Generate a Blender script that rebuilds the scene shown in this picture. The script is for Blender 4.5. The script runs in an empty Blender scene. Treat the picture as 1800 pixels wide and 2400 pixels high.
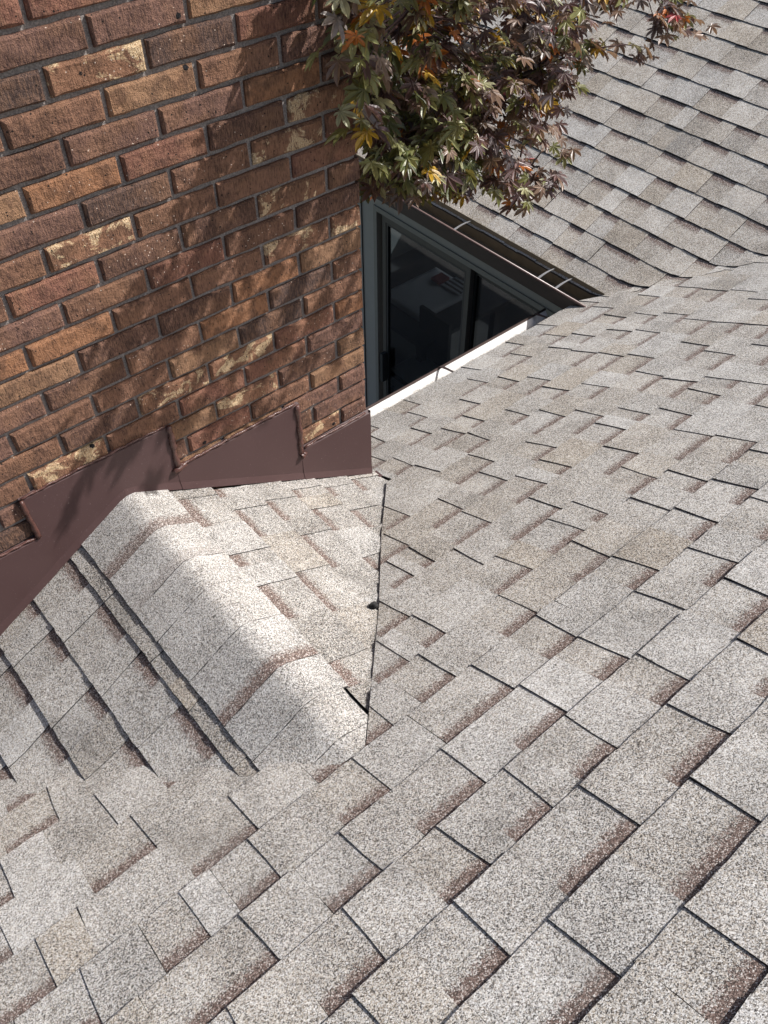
import bpy, bmesh, math, random
from mathutils import Vector, Matrix, noise
random.seed(7)
scene = bpy.context.scene
COL = scene.collection

# ------------------------------------------------------------------ camera
cam_d = bpy.data.cameras.new('camera')
cam = bpy.data.objects.new('camera', cam_d); COL.objects.link(cam)
RIGHT = Vector((0.7650220, -0.6439849, -0.0049725))
DOWN = Vector((-0.4825043, -0.5680431, -0.6667208))
FWD = Vector((0.4265335, 0.5124554, -0.7452910))
CAM = Vector((-1.0643922, -1.6030118, 0.4972095))
M = Matrix((RIGHT, -DOWN, -FWD)).transposed().to_4x4()
M.translation = CAM
cam.matrix_world = M
cam_d.sensor_fit = 'VERTICAL'; cam_d.sensor_height = 36.0; cam_d.sensor_width = 27.0
cam_d.lens = 30.0
cam_d.clip_start = 0.05; cam_d.clip_end = 2000
scene.camera = cam

# ------------------------------------------------------------------ light
SUN = Vector((0.60, -0.37, 0.71)).normalized()
world = bpy.data.worlds.new('World'); scene.world = world; world.use_nodes = True
wn = world.node_tree; wn.nodes.clear()
sky = wn.nodes.new('ShaderNodeTexSky'); sky.sky_type = 'NISHITA'; sky.sun_disc = False; sky.dust_density = 3.5; sky.ozone_density = .4
sky.sun_elevation = math.asin(SUN.z); sky.sun_rotation = math.atan2(SUN.x, SUN.y)
bg = wn.nodes.new('ShaderNodeBackground'); bg.inputs['Strength'].default_value = 0.095
wo = wn.nodes.new('ShaderNodeOutputWorld')
wn.links.new(sky.outputs[0], bg.inputs[0]); wn.links.new(bg.outputs[0], wo.inputs[0])
sun_d = bpy.data.lights.new('sun', 'SUN'); sun_d.energy = 4.2; sun_d.angle = math.radians(0.5)
sun_d.color = (1.0, 0.975, 0.955)
sun = bpy.data.objects.new('sun', sun_d); COL.objects.link(sun)
sun.rotation_euler = SUN.to_track_quat('Z', 'Y').to_euler()
sun.location = (6, -4, 9)
vs = scene.view_settings
vs.view_transform = 'Standard'; vs.look = 'None'; vs.exposure = 0.52; vs.gamma = 1.0
vs.use_curve_mapping = False

# ------------------------------------------------------------------ helpers
def link(o, parent=None):
    COL.objects.link(o)
    if parent is not None: o.parent = parent
    return o
def obj(name, me, mat=None, parent=None, loc=None):
    if mat is not None and not me.materials: me.materials.append(mat)
    o = bpy.data.objects.new(name, me)
    if loc is not None: o.location = loc
    return link(o, parent)
def tag(o, label, cat, group=None):
    o['label'] = label; o['category'] = cat
    if group: o['group'] = group
    return o
def thing(name, label, cat, loc=(0, 0, 0), group=None):
    o = bpy.data.objects.new(name, None); o.empty_display_size = 0.1; o.location = loc
    COL.objects.link(o)
    return tag(o, label, cat, group)
def struct(o):
    o['kind'] = 'structure'; return o
def me_from(name, vs_, fs, smooth=False):
    me = bpy.data.meshes.new(name); me.from_pydata([tuple(v) for v in vs_], [], fs); me.update()
    if smooth:
        me.polygons.foreach_set('use_smooth', [True] * len(me.polygons))
    return me
class MB:
    """collects simple shapes into one mesh"""
    def __init__(s): s.v = []; s.f = []
    def box(s, a, b):
        x0, y0, z0 = a; x1, y1, z1 = b; n = len(s.v)
        s.v += [(x0,y0,z0),(x1,y0,z0),(x1,y1,z0),(x0,y1,z0),(x0,y0,z1),(x1,y0,z1),(x1,y1,z1),(x0,y1,z1)]
        s.f += [tuple(n+i for i in q) for q in ((0,3,2,1),(4,5,6,7),(0,1,5,4),(1,2,6,5),(2,3,7,6),(3,0,4,7))]
        return s
    def poly(s, pts):
        n = len(s.v); s.v += [tuple(p) for p in pts]; s.f.append(tuple(range(n, n+len(pts)))); return s
    def tube(s, pts, radii, seg=6, cap=True):
        pts = [Vector(p) for p in pts]; n0 = len(s.v)
        if not hasattr(radii, '__len__'): radii = [radii]*len(pts)
        up = None
        for i, p in enumerate(pts):
            d = (pts[min(i+1, len(pts)-1)] - pts[max(i-1, 0)]).normalized()
            if up is None:
                up = Vector((0,0,1)) if abs(d.z) < .9 else Vector((1,0,0))
            a = d.cross(up).normalized(); b = a.cross(d).normalized(); up = b
            for k in range(seg):
                t = 2*math.pi*k/seg
                s.v.append(tuple(p + (a*math.cos(t)+b*math.sin(t))*radii[i]))
        for i in range(len(pts)-1):
            for k in range(seg):
                k2 = (k+1) % seg
                s.f.append((n0+i*seg+k, n0+i*seg+k2, n0+(i+1)*seg+k2, n0+(i+1)*seg+k))
        if cap:
            s.f.append(tuple(n0+k for k in range(seg))[::-1])
            e = n0+(len(pts)-1)*seg; s.f.append(tuple(e+k for k in range(seg)))
        return s
    def profile(s, prof, axis, a, b):
        """closed profile of 2-D points swept along 'x' (points are y,z) or 'y' (points are x,z)"""
        n0 = len(s.v); n = len(prof)
        for t in (a, b):
            for p, q in prof: s.v.append((t, p, q) if axis == 'x' else (p, t, q))
        for k in range(n):
            k2 = (k+1) % n; s.f.append((n0+k, n0+k2, n0+n+k2, n0+n+k))
        s.f.append(tuple(range(n0, n0+n))[::-1]); s.f.append(tuple(range(n0+n, n0+2*n)))
        return s
    def build(s, name, mat, parent=None, smooth=False, loc=None):
        me = me_from(name, s.v, s.f, smooth)
        bm = bmesh.new(); bm.from_mesh(me); bmesh.ops.recalc_face_normals(bm, faces=bm.faces); bm.to_mesh(me); bm.free()
        if loc is not None:
            me.transform(Matrix.Translation(-Vector(loc)))
        return obj(name, me, mat, parent, loc)

# ------------------------------------------------------------------ materials
class NT:
    def __init__(s, name):
        s.m = bpy.data.materials.new(name); s.m.use_nodes = True
        s.t = s.m.node_tree; s.t.nodes.clear()
        s.out = s.n('ShaderNodeOutputMaterial'); s.p = s.n('ShaderNodeBsdfPrincipled')
        s.l(s.p.outputs[0], s.out.inputs[0])
    def n(s, typ, **kw):
        nd = s.t.nodes.new(typ)
        for k, v in kw.items():
            if hasattr(nd, k): setattr(nd, k, v)
            else: nd.inputs[k].default_value = v
        return nd
    def l(s, a, b): s.t.links.new(a, b)
    def val(s, sock, v):
        if hasattr(v, 'is_output'): s.l(v, sock)
        else: sock.default_value = v
    def math(s, op, a, b=0.0, c=0.0, clamp=False):
        nd = s.n('ShaderNodeMath', operation=op, use_clamp=clamp)
        s.val(nd.inputs[0], a); s.val(nd.inputs[1], b); s.val(nd.inputs[2], c); return nd.outputs[0]
    def mix(s, f, a, b, mode='MIX'):
        nd = s.n('ShaderNodeMix', data_type='RGBA', blend_type=mode)
        s.val(nd.inputs[0], f)
        for i, v in ((6, a), (7, b)):
            if hasattr(v, 'is_output'): s.l(v, nd.inputs[i])
            else: nd.inputs[i].default_value = (*v, 1) if len(v) == 3 else v
        return nd.outputs[2]
    def pos(s): return s.n('ShaderNodeNewGeometry').outputs['Position']
    def noise(s, vec, scale, detail=3, rough=.55, dist=0.0):
        nd = s.n('ShaderNodeTexNoise', Scale=scale, Detail=detail, Roughness=rough, Distortion=dist)
        s.l(vec, nd.inputs['Vector']); return nd.outputs['Fac']
    def voro(s, vec, scale, out='Color', rand=1.0):
        nd = s.n('ShaderNodeTexVoronoi', Scale=scale, Randomness=rand); s.l(vec, nd.inputs['Vector']); return nd.outputs[out]
    def ramp(s, fac, stops, interp='LINEAR'):
        nd = s.n('ShaderNodeValToRGB'); nd.color_ramp.interpolation = interp
        e = nd.color_ramp.elements
        while len(e) < len(stops): e.new(0.5)
        for el, (p, c) in zip(e, stops):
            el.position = p; el.color = (*c, 1) if len(c) == 3 else (c[0],)*3 + (1,)
        s.l(fac, nd.inputs[0]); return nd.outputs[0]
    def sep(s, col, i=0):
        nd = s.n('ShaderNodeSeparateColor'); s.l(col, nd.inputs[0]); return nd.outputs[i]
    def stretch(s, vec, sc):
        nd = s.n('ShaderNodeVectorMath', operation='MULTIPLY'); s.l(vec, nd.inputs[0]); nd.inputs[1].default_value = sc; return nd.outputs[0]
    def smooth(s, v, a, b):
        nd = s.n('ShaderNodeMapRange', interpolation_type='SMOOTHSTEP')
        s.val(nd.inputs[0], v); s.val(nd.inputs[1], a); s.val(nd.inputs[2], b); return nd.outputs[0]
    def bump(s, h, strength=.5, dist=.002):
        nd = s.n('ShaderNodeBump', Strength=strength, Distance=dist); s.l(h, nd.inputs['Height'])
        s.l(nd.outputs[0], s.p.inputs['Normal'])
    def base(s, c): s.val(s.p.inputs['Base Color'], c if hasattr(c, 'is_output') else (*c, 1))
    def rough(s, r): s.val(s.p.inputs['Roughness'], r)
    def spec(s, v): s.p.inputs['Specular IOR Level'].default_value = v

def mat_shingle():
    n = NT('granule_shingle')
    P = n.pos()
    at = n.n('ShaderNodeAttribute', attribute_name='tone')
    light, warm, band = n.sep(at.outputs['Color'], 0), n.sep(at.outputs['Color'], 1), n.sep(at.outputs['Color'], 2)
    uv = n.n('ShaderNodeUVMap'); uv.uv_map = 'UVMap'
    sx = n.n('ShaderNodeSeparateXYZ'); n.l(uv.outputs[0], sx.inputs[0])
    g1 = n.sep(n.voro(P, 600.0), 0)                       # single granules about 2 mm
    g2 = n.sep(n.voro(P, 430.0), 1)
    cl = n.noise(P, 60.0, 3); blot = n.noise(P, 11.0, 3); big = n.noise(P, 2.6, 3)
    # how many of the granules are pale
    v = n.math('ADD', n.math('MULTIPLY', g1, .80), n.math('MULTIPLY', g2, .20))
    sh = n.math('ADD', n.math('MULTIPLY', n.math('SUBTRACT', light, .5), .62),
                n.math('ADD', n.math('MULTIPLY', n.math('SUBTRACT', cl, .5), .10), n.math('MULTIPLY', n.math('SUBTRACT', blot, .5), .30)))
    sh = n.math('ADD', sh, n.math('MULTIPLY', n.math('SUBTRACT', big, .5), .25))
    v = n.math('ADD', v, sh, clamp=True)
    cool = n.ramp(v, [(0, (.042,.040,.039)), (.16, (.112,.107,.101)), (.29, (.230,.221,.207)), (.42, (.355,.344,.325)), (.58, (.475,.463,.441)), (.76, (.60,.588,.567)), (.9, (.715,.705,.685))], 'CONSTANT')
    tan = n.ramp(v, [(0, (.050,.040,.034)), (.16, (.135,.108,.082)), (.29, (.255,.210,.160)), (.42, (.375,.320,.250)), (.58, (.480,.428,.352)), (.76, (.59,.545,.475)), (.9, (.70,.665,.61))], 'CONSTANT')
    wsel = n.math('ADD', warm, n.math('MULTIPLY', n.math('SUBTRACT', n.sep(n.voro(P, 400.0), 2), .5), .9), clamp=True)
    col = n.mix(wsel, cool, tan)
    # printed dark band along the upslope edge of the single-layer pieces
    bn = n.math('ADD', sx.outputs[1], n.math('MULTIPLY', n.math('SUBTRACT', n.noise(P, 120.0, 2), .5), .30))
    bn = n.math('ADD', bn, n.math('MULTIPLY', n.math('SUBTRACT', g2, .5), .14))
    bm_ = n.math('MULTIPLY', n.math('MULTIPLY', n.smooth(bn, .725, .82), band), .96)
    dark = n.ramp(g1, [(0, (.050,.037,.032)), (.24, (.105,.071,.059)), (.50, (.168,.115,.096)), (.70, (.25,.185,.158)), (.84, (.42,.36,.32)), (.93, (.6,.56,.52))], 'CONSTANT')
    col = n.mix(bm_, col, dark)
    # weathering: soft grey stains and rubbed spots of their own shape
    st = n.noise(n.stretch(P, (1, .7, .7)), 5.5, 5, .62, .6); sc = n.noise(P, 17.0, 4, .7, 1.2)
    col = n.mix(n.math('MULTIPLY', n.smooth(st, .52, .74), .34), col, (.135,.128,.118))
    col = n.mix(n.math('MULTIPLY', n.smooth(sc, .64, .76), .30), col, (.105,.098,.092))
    n.base(col); n.rough(.92); n.spec(.25)
    h = n.math('ADD', n.math('MULTIPLY', n.voro(P, 600.0, 'Distance'), -.8), n.math('MULTIPLY', cl, .6))
    n.bump(h, .42, .0014)
    return n.m

def mat_brick():
    n = NT('wire_cut_brick')
    P = n.pos()
    at = n.n('ShaderNodeAttribute', attribute_name='tone')
    oi = n.n('ShaderNodeObjectInfo')
    base = oi.outputs['Color']; cream_w = oi.outputs['Alpha']; rnd = oi.outputs['Random']
    # shift the pattern from brick to brick
    cmb = n.n('ShaderNodeCombineXYZ'); n.l(n.math('MULTIPLY', rnd, 37.0), cmb.inputs[1])
    va = n.n('ShaderNodeVectorMath', operation='ADD'); n.l(P, va.inputs[0]); n.l(cmb.outputs[0], va.inputs[1]); Q = va.outputs[0]
    drag = n.noise(n.stretch(Q, (1, 1, .20)), 330.0, 4, .72)     # vertical wire-cut drag marks
    grain = n.noise(Q, 420.0, 2)
    blot = n.noise(Q, 24.0, 4, .62); blot2 = n.noise(Q, 9.0, 3)
    c = n.mix(n.smooth(blot, .42, .66), base, (.050,.028,.023))
    c2 = n.mix(n.smooth(blot2, .46, .66), base, (.275,.145,.080))
    c = n.mix(.42, c, c2)
    c = n.mix(n.math('MULTIPLY', n.smooth(drag, .45, .62), .26), c, (.42,.235,.145))
    c = n.mix(n.math('MULTIPLY', n.smooth(drag, .47, .37), .55), c, (.035,.020,.017))
    # cream slip, patchy, only on some bricks
    cr = n.noise(n.stretch(Q, (.8, 1, 1.1)), 19.0, 5, .66, .7)
    thr = n.math('SUBTRACT', .84, n.math('MULTIPLY', cream_w, .33))
    crm = n.math('MULTIPLY', n.smooth(n.math('SUBTRACT', cr, thr), -.01, .05), n.smooth(drag, .34, .50))
    c = n.mix(crm, c, n.mix(n.smooth(grain, .3, .7), (.42,.26,.13), (.72,.57,.37)))
    # pits and pale grit
    sp = n.voro(Q, 120.0); spd = n.voro(Q, 120.0, 'Distance')
    pit = n.math('MULTIPLY', n.math('LESS_THAN', spd, .23), n.math('GREATER_THAN', n.sep(sp, 0), .90))
    grit = n.math('MULTIPLY', n.math('LESS_THAN', spd, .17), n.math('GREATER_THAN', n.sep(sp, 1), .90))
    c = n.mix(pit, c, (.015,.012,.011)); c = n.mix(grit, c, (.60,.47,.38))
    bigd = n.voro(Q, 14.0, 'Distance'); bigc = n.sep(n.voro(Q, 14.0), 0)
    hole = n.math('MULTIPLY', n.math('LESS_THAN', n.math('ADD', bigd, n.math('MULTIPLY', n.math('SUBTRACT', grain, .5), .10)), .085), n.math('GREATER_THAN', bigc, .82))
    c = n.mix(hole, c, (.012,.011,.012))
    n.base(c); n.rough(.88); n.spec(.25)
    h = n.math('ADD', n.math('MULTIPLY', drag, .8), n.math('MULTIPLY', grain, .5))
    h = n.math('ADD', h, n.math('MULTIPLY', blot, 2.6)); h = n.math('SUBTRACT', h, n.math('MULTIPLY', n.math('ADD', pit, hole), .9))
    n.bump(h, 1.0, .0056)
    return n.m

def mat_mortar():
    n = NT('grey_mortar'); P = n.pos()
    a = n.noise(P, 260.0, 3); b = n.noise(P, 30.0, 3)
    n.base(n.mix(n.smooth(a, .3, .7), n.mix(b, (.135,.120,.112), (.20,.182,.170)), (.30,.27,.25)))
    n.rough(.95); n.spec(.2); n.bump(n.math('ADD', a, b), .8, .003); return n.m

def mat_simple(name, col, rough=.5, metal=0.0, var=.15, scale=40.0, bump=.0, spec=.5):
    n = NT(name); P = n.pos(); a = n.noise(P, scale, 4)
    lo = tuple(x*(1-var) for x in col); hi = tuple(min(1, x*(1+var)) for x in col)
    n.base(n.mix(a, lo, hi)); n.rough(n.math('ADD', n.math('MULTIPLY', a, .2), rough-.1)); n.p.inputs['Metallic'].default_value = metal; n.spec(spec)
    if bump: n.bump(n.noise(P, scale*4, 3), .5, bump)
    return n.m

def mat_flashing():
    n = NT('brown_painted_metal'); P = n.pos()
    a = n.noise(P, 6.0, 4); s = n.noise(n.stretch(P, (3, 1, 1)), 90.0, 3); d = n.noise(P, 240.0, 2)
    c = n.mix(a, (.064,.035,.034), (.080,.046,.044))
    c = n.mix(n.math('MULTIPLY', n.smooth(s, .60, .78), .35), c, (.14,.10,.098))
    c = n.mix(n.math('MULTIPLY', n.smooth(d, .70, .76), .5), c, (.32,.27,.25))
    n.base(c); n.rough(n.math('ADD', n.math('MULTIPLY', a, .2), .42)); n.spec(.32)
    n.bump(n.noise(P, 5.0, 2), .5, .006); return n.m

def mat_trough():
    n = NT('white_gutter_metal'); P = n.pos()
    a = n.noise(P, 35.0, 4); b = n.noise(P, 190.0, 3)
    sz = n.n('ShaderNodeSeparateXYZ'); n.l(P, sz.inputs[0])
    c = n.mix(n.math('MULTIPLY', n.smooth(a, .50, .72), .5), (.78,.77,.75), (.50,.48,.44))
    # silt settled in the bottom of the trough
    silt = n.smooth(n.math('ADD', sz.outputs[2], n.math('MULTIPLY', n.math('SUBTRACT', n.math('ADD', n.math('MULTIPLY', b, .5), n.math('MULTIPLY', a, .5)), .5), .05)), -1.926, -1.941)
    c = n.mix(silt, c, n.mix(b, (.16,.14,.11), (.55,.52,.47)))
    n.base(c); n.rough(.38); n.spec(.6); return n.m

def mat_leaf():
    n = NT('maple_leaf'); P = n.pos()
    at = n.n('ShaderNodeAttribute', attribute_name='tint')
    uv = n.n('ShaderNodeUVMap'); uv.uv_map = 'UVMap'
    sx = n.n('ShaderNodeSeparateXYZ'); n.l(uv.outputs[0], sx.inputs[0])
    b = n.noise(P, 55.0, 3); b2 = n.noise(P, 260.0, 2)
    vein = n.smooth(sx.outputs[1], .10, .0)
    c = n.mix(n.smooth(b, .35, .7), at.outputs['Color'], (.035,.020,.018), 'MIX')
    c = n.mix(.65, c, at.outputs['Color'])
    c = n.mix(n.math('MULTIPLY', vein, .45), c, (.16,.12,.06))
    c = n.mix(n.math('MULTIPLY', n.smooth(b2, .68, .74), .6), c, (.05,.03,.015))
    n.base(c); n.rough(n.math('ADD', n.math('MULTIPLY', b, .2), .30)); n.spec(.8)
    n.bump(n.math('ADD', n.math('MULTIPLY', vein, -1.0), b2), .35, .0012)
    tr = n.n('ShaderNodeBsdfTranslucent')
    n.l(n.mix(.35, c, (.30,.16,.03)), tr.inputs[0])
    mx = n.n('ShaderNodeMixShader'); mx.inputs[0].default_value = .36
    n.l(n.p.outputs[0], mx.inputs[1]); n.l(tr.outputs[0], mx.inputs[2]); n.l(mx.outputs[0], n.out.inputs[0])
    return n.m

def mat_glass():
    n = NT('window_glass')
    tr = n.n('ShaderNodeBsdfTransparent'); tr.inputs[0].default_value = (.52,.57,.60,1)
    gl = n.n('ShaderNodeBsdfGlossy'); gl.inputs['Roughness'].default_value = .01
    fr = n.n('ShaderNodeLayerWeight')
    mx = n.n('ShaderNodeMixShader'); n.l(n.math('ADD', .045, n.math('MULTIPLY', n.math('POWER', fr.outputs['Facing'], 5.0), .7)), mx.inputs[0]); n.l(tr.outputs[0], mx.inputs[1]); n.l(gl.outputs[0], mx.inputs[2])
    n.l(mx.outputs[0], n.out.inputs[0]); return n.m

M_SH = mat_shingle(); M_BR = mat_brick(); M_MO = mat_mortar(); M_FL = mat_flashing()
M_SEAL = mat_simple('brown_sealant', (.085,.038,.030), .28, 0, .3, 60, .003)
M_DECK = mat_simple('roof_felt', (.03,.03,.032), .95, 0, .3, 60)
M_EDGE = mat_simple('asphalt_edge', (.022,.021,.021), .95, 0, .4, 300)
M_TROUGH = mat_trough()
M_BRONZE = mat_simple('dark_bronze_paint', (.050,.034,.030), .45, 0, .25, 50, spec=.3)
M_OLD = mat_simple('stained_gutter_metal', (.135,.110,.074), .55, .0, .4, 25)
M_HANG = mat_simple('bright_hanger_metal', (.42,.40,.37), .32, .6, .15, 60)
M_WALL = mat_simple('blue_grey_siding', (.33,.31,.285), .6, 0, .08, 20)
M_FRAME = mat_simple('grey_window_frame', (.25,.235,.21), .5, 0, .12, 30, spec=.3)
M_SASH = mat_simple('dark_sash', (.035,.037,.038), .45, 0, .2, 30)
M_SASH2 = mat_simple('brown_grey_sash', (.115,.105,.092), .5, 0, .15, 30, spec=.3)
M_GLASS = mat_glass()
M_LEAF = mat_leaf()
M_BARK = mat_simple('maple_bark', (.055,.040,.034), .8, 0, .4, 60, .003)
M_TWIG = mat_simple('maple_twig', (.060,.026,.022), .55, 0, .3, 80)
M_ROOM = mat_simple('room_wall', (.20,.21,.20), .8, 0, .08, 8)
M_FLOOR = mat_simple('room_floor', (.03,.028,.026), .5, 0, .3, 14)
M_CLOTH = mat_simple('white_cloth', (.70,.71,.74), .8, 0, .12, 12)
M_WOOD = mat_simple('dark_wood', (.05,.035,.028), .45, 0, .3, 20)
M_RED = mat_simple('red_cloth', (.30,.03,.03), .7)
M_STRIPE = mat_simple('black_cloth', (.03,.03,.035), .7)
M_GRASS = mat_simple('lawn_grass', (.045,.075,.022), .9, 0, .5, 6, .02)
M_PATIO = mat_simple('patio_concrete', (.32,.31,.29), .9, 0, .2, 6, .003)

# ------------------------------------------------------------------ the ground
gm = MB(); gm.poly([(-600,-600,-4.6),(600,-600,-4.6),(600,600,-4.6),(-600,600,-4.6)])
struct(gm.build('ground', M_GRASS))
pm = MB(); pm.box((-2.6,.2,-4.62),(1.93,7.5,-4.54))
struct(pm.build('patio', M_PATIO))

# ------------------------------------------------------------------ roof surfaces
def zM(x, y): return -1.612 - .5*y                      # main roof, falls away from the camera
def zW(x, y): return -1.840 + .5*(x - 1.74)              # wing roof, rises to the right
def smax(a, b, k):
    h = max(k - abs(a-b), 0)/k; return max(a, b) + h*h*k*.25
def smin(a, b, k):
    h = max(k - abs(a-b), 0)/k; return min(a, b) - h*h*k*.25
RX, RZ = -.604, -1.130
def zC(x, y):
    return smin(RZ - .565*(x-RX), RZ - .545*(RX-x), .027)
def H_main(x, y): return smax(zM(x, y), zW(x, y) - .006, .035) if x > 1.2 else zM(x, y)
def H_cricket(x, y): return smax(zM(x, y) + .001, zC(x, y), .022)
def H_cr(x, y): return smax(zM(x, y) - .013, zC(x, y), .020)
def H_cl(x, y):
    a, b = zM(x, y), zC(x, y); return smax(a + .003 - .30*max(0, a-b), b, .030)
def H_wing(x, y): return smax(zW(x, y), zM(x, y) + .002, .032)

def clip(poly, a, b):
    """keep the part of a 2-D polygon to the left of the line a->b"""
    out = []; n = len(poly)
    def d(p): return (b[0]-a[0])*(p[1]-a[1]) - (b[1]-a[1])*(p[0]-a[0])
    for i in range(n):
        p, q = poly[i], poly[(i+1) % n]; dp, dq = d(p), d(q)
        if dp >= 0: out.append(p)
        if dp*dq < 0:
            t = dp/(dp-dq); out.append(tuple(p[k]+(q[k]-p[k])*t for k in range(len(p))))
    return out

class Roof:
    """collects shingle pieces; the nearest ones in view become objects, the rest one joined part"""
    def __init__(s, root, H, frame): s.root = root; s.H = H; s.frame = frame; s.items = []
    def piece(s, u0, u1, v0, v1, e, hb, drop, thick, tone, nu=3, nv=2, clips=(), jit=.0016, name='shingle', skew=0.0, lift=0.0):
        """u along the course, v upslope from the butt; e = exposure"""
        pts = {}; cells = []
        us = [u0+(u1-u0)*i/nu for i in range(nu+1)]; vs_ = [v0+(v1-v0)*j/nv for j in range(nv+1)]
        P = [[None]*(nu+1) for _ in range(nv+1)]
        for j, v in enumerate(vs_):
            for i, u in enumerate(us):
                du = dv = 0.0
                if i in (0, nu): du = random.uniform(-jit, jit) + (skew*(j/nv-.5) if i == 0 else 0)
                if j == 0: dv = random.uniform(-jit, jit)
                P[j][i] = (u+du, v+dv)
        top = []
        for j in range(nv):
            for i in range(nu):
                c = [P[j][i], P[j][i+1], P[j+1][i+1], P[j+1][i]]
                for a, b in clips:
                    c = clip(c, a, b)
                    if len(c) < 3: break
                if len(c) >= 3: top.append(c)
        if not top: return
        V = []; F = []; UV = []; idx = {}
        def vid(p):
            k = (round(p[0], 5), round(p[1], 5))
            if k not in idx:
                x, y = s.frame(p[0], p[1]); rel = (p[1]-v0)/e
                h = hb - drop*rel + lift*(1-rel)*(1-rel)
                idx[k] = len(V); V.append((x, y, s.H(x, y) + h*1.1)); UV.append((p[0], rel))
            return idx[k]
        edges = {}
        for c in top:
            f = []
            for p in c:
                i = vid(p)
                if not f or f[-1] != i: f.append(i)
            if f[0] == f[-1]: f.pop()
            if len(f) < 3: continue
            F.append(tuple(f))
            for a, b in zip(f, f[1:]+f[:1]):
                if (b, a) in edges: edges.pop((b, a))
                else: edges[(a, b)] = 1
        ntop = len(F)
        if not ntop: return
        # side skirts with vertices of their own
        for a, b in edges:
            n = len(V)
            for i in (a, b):
                V.append(V[i]); UV.append(UV[i])
            for i in (b, a):
                x, y, z = V[i]; V.append((x, y, z-thick*1.1)); UV.append(UV[i])
            F.append((n+1, n, n+3, n+2))
        cx = sum(v[0] for v in V)/len(V); cy = sum(v[1] for v in V)/len(V); cz = sum(v[2] for v in V)/len(V)
        s.items.append((name, V, F, ntop, UV, tone, Vector((cx, cy, cz))))
    def mesh(s, name, its, off):
        V = []; F = []; UV = []; T = []; sm = []; mi = []
        for (nm, v, f, nt, uv, tone, c) in its:
            n = len(V); V += [(a-off[0], b-off[1], c_-off[2]) for a, b, c_ in v]
            F += [tuple(n+i for i in q) for q in f]; UV += uv; T += [(*tone, 1)]*len(v)
            sm += [True]*nt + [False]*(len(f)-nt); mi += [0]*nt + [1]*(len(f)-nt)
        me = bpy.data.meshes.new(name); me.from_pydata(V, [], F); me.update()
        me.polygons.foreach_set('use_smooth', sm)
        ul = me.uv_layers.new(name='UVMap'); li = [0]*len(me.loops); me.loops.foreach_get('vertex_index', li)
        flat = []
        for i in li: flat += UV[i]
        ul.data.foreach_set('uv', flat)
        ca = me.color_attributes.new('tone', 'FLOAT_COLOR', 'POINT'); flat = []
        for t in T: flat += t
        ca.data.foreach_set('color', flat)
        me.materials.append(M_SH); me.materials.append(M_EDGE); me.polygons.foreach_set('material_index', mi)
        return me
    def emit(s, limit=295, stuff_name='shingle_field'):
        def inview(c):
            d = c - CAM; z = d.dot(FWD)
            if z < .2: return False
            return abs(d.dot(RIGHT)/z) < .47 and abs(d.dot(DOWN)/z) < .62
        order = sorted(s.items, key=lambda it: (not inview(it[6]), (it[6]-CAM).length))
        near = [it for it in order[:limit] if inview(it[6])]; ids = set(id(i) for i in near)
        rest = [it for it in order if id(it) not in ids]
        for it in near:
            off = tuple(it[6]); me = s.mesh(it[0], [it], off)
            obj(it[0], me, None, s.root, it[6])
        if rest:
            o = obj(stuff_name, s.mesh(stuff_name, rest, (0,0,0)), None, s.root); o['kind'] = 'stuff'

def tone_piece(kind, base=.5):
    r = random.random()
    if kind == 'tooth':
        if r < .24: return (base+random.uniform(.05,.15), random.uniform(.0,.08), 0)      # pale grey
        if r < .70: return (base+random.uniform(-.02,.06), random.uniform(.04,.24), 0)
        if r < .84: return (base+random.uniform(-.04,.05), random.uniform(.35,.60), 0)    # tan
        return (base+random.uniform(-.14,-.03), random.uniform(.08,.35), 0)
    if r < .7: return (base+random.uniform(-.06,.02), random.uniform(.12,.40), 1)
    return (base+random.uniform(.0,.06), random.uniform(.05,.25), 1)

RH, TH, DR = .0076, .0106, .0079      # recess height, tooth height, drop over one exposure
def course(roof, cuts, ulo, uhi, v0, e, clips=(), nu=3, nv=2, ext=.012, base=.5, hs=1.0, warm=0.0, thick=.0075, band_p=.92):
    """cuts: the left edges of the thick tabs along u; the piece to the left of each cut is single-layer and banded"""
    cs = sorted(c for c in cuts if ulo < c < uhi)
    wm = lambda t: (t[0]+random.gauss(0, .036 if hs < .8 else .014), t[1]+warm*random.uniform(.4, 1.6), t[2])
    bounds = [ulo] + cs + [uhi]
    for k in range(len(bounds)-1):
        a, b = bounds[k], bounds[k+1]; w = b-a
        if w < .012: continue
        rec = min(max(w*random.uniform(.38, .62), .05), .20)
        if w < .09: rec = w*.5 if random.random() < .5 else 0
        split = b-rec
        lift = random.uniform(0, .0014)
        if split-a > .008:
            roof.piece(a, split, v0, v0+e+ext, e, (TH+random.uniform(-.0008,.0008))*hs, DR*hs, TH*hs+.002, wm(tone_piece('tooth', base)), nu, nv, clips, skew=random.uniform(-.012,.012), lift=lift)
        if rec > .008:
            t = tone_piece('recess', base)
            if random.random() > band_p: t = (t[0], t[1], 0)
            g_ = .0012 if random.random() < .5 else -.003
            roof.piece(split+g_, b+.003, v0, v0+e+ext, e, RH*hs, DR*hs, thick, wm(t), nu, nv, clips)
def fill_cuts(cuts, lo, hi, pitch=(.16, .34)):
    cs = sorted(cuts); out = list(cs)
    rng = random
    def run(a, b):
        x = a
        while True:
            x += rng.uniform(*pitch)
            if x > b-.07: return
            out.append(x)
    if not cs: run(lo, hi); return sorted(out)
    x = cs[0]
    while x > lo: x -= rng.uniform(*pitch); out.append(x)
    for a, b in zip(cs, cs[1:]):
        if b-a > .42: run(a, b-.05)
    run(cs[-1], hi)
    return sorted(out)

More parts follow.
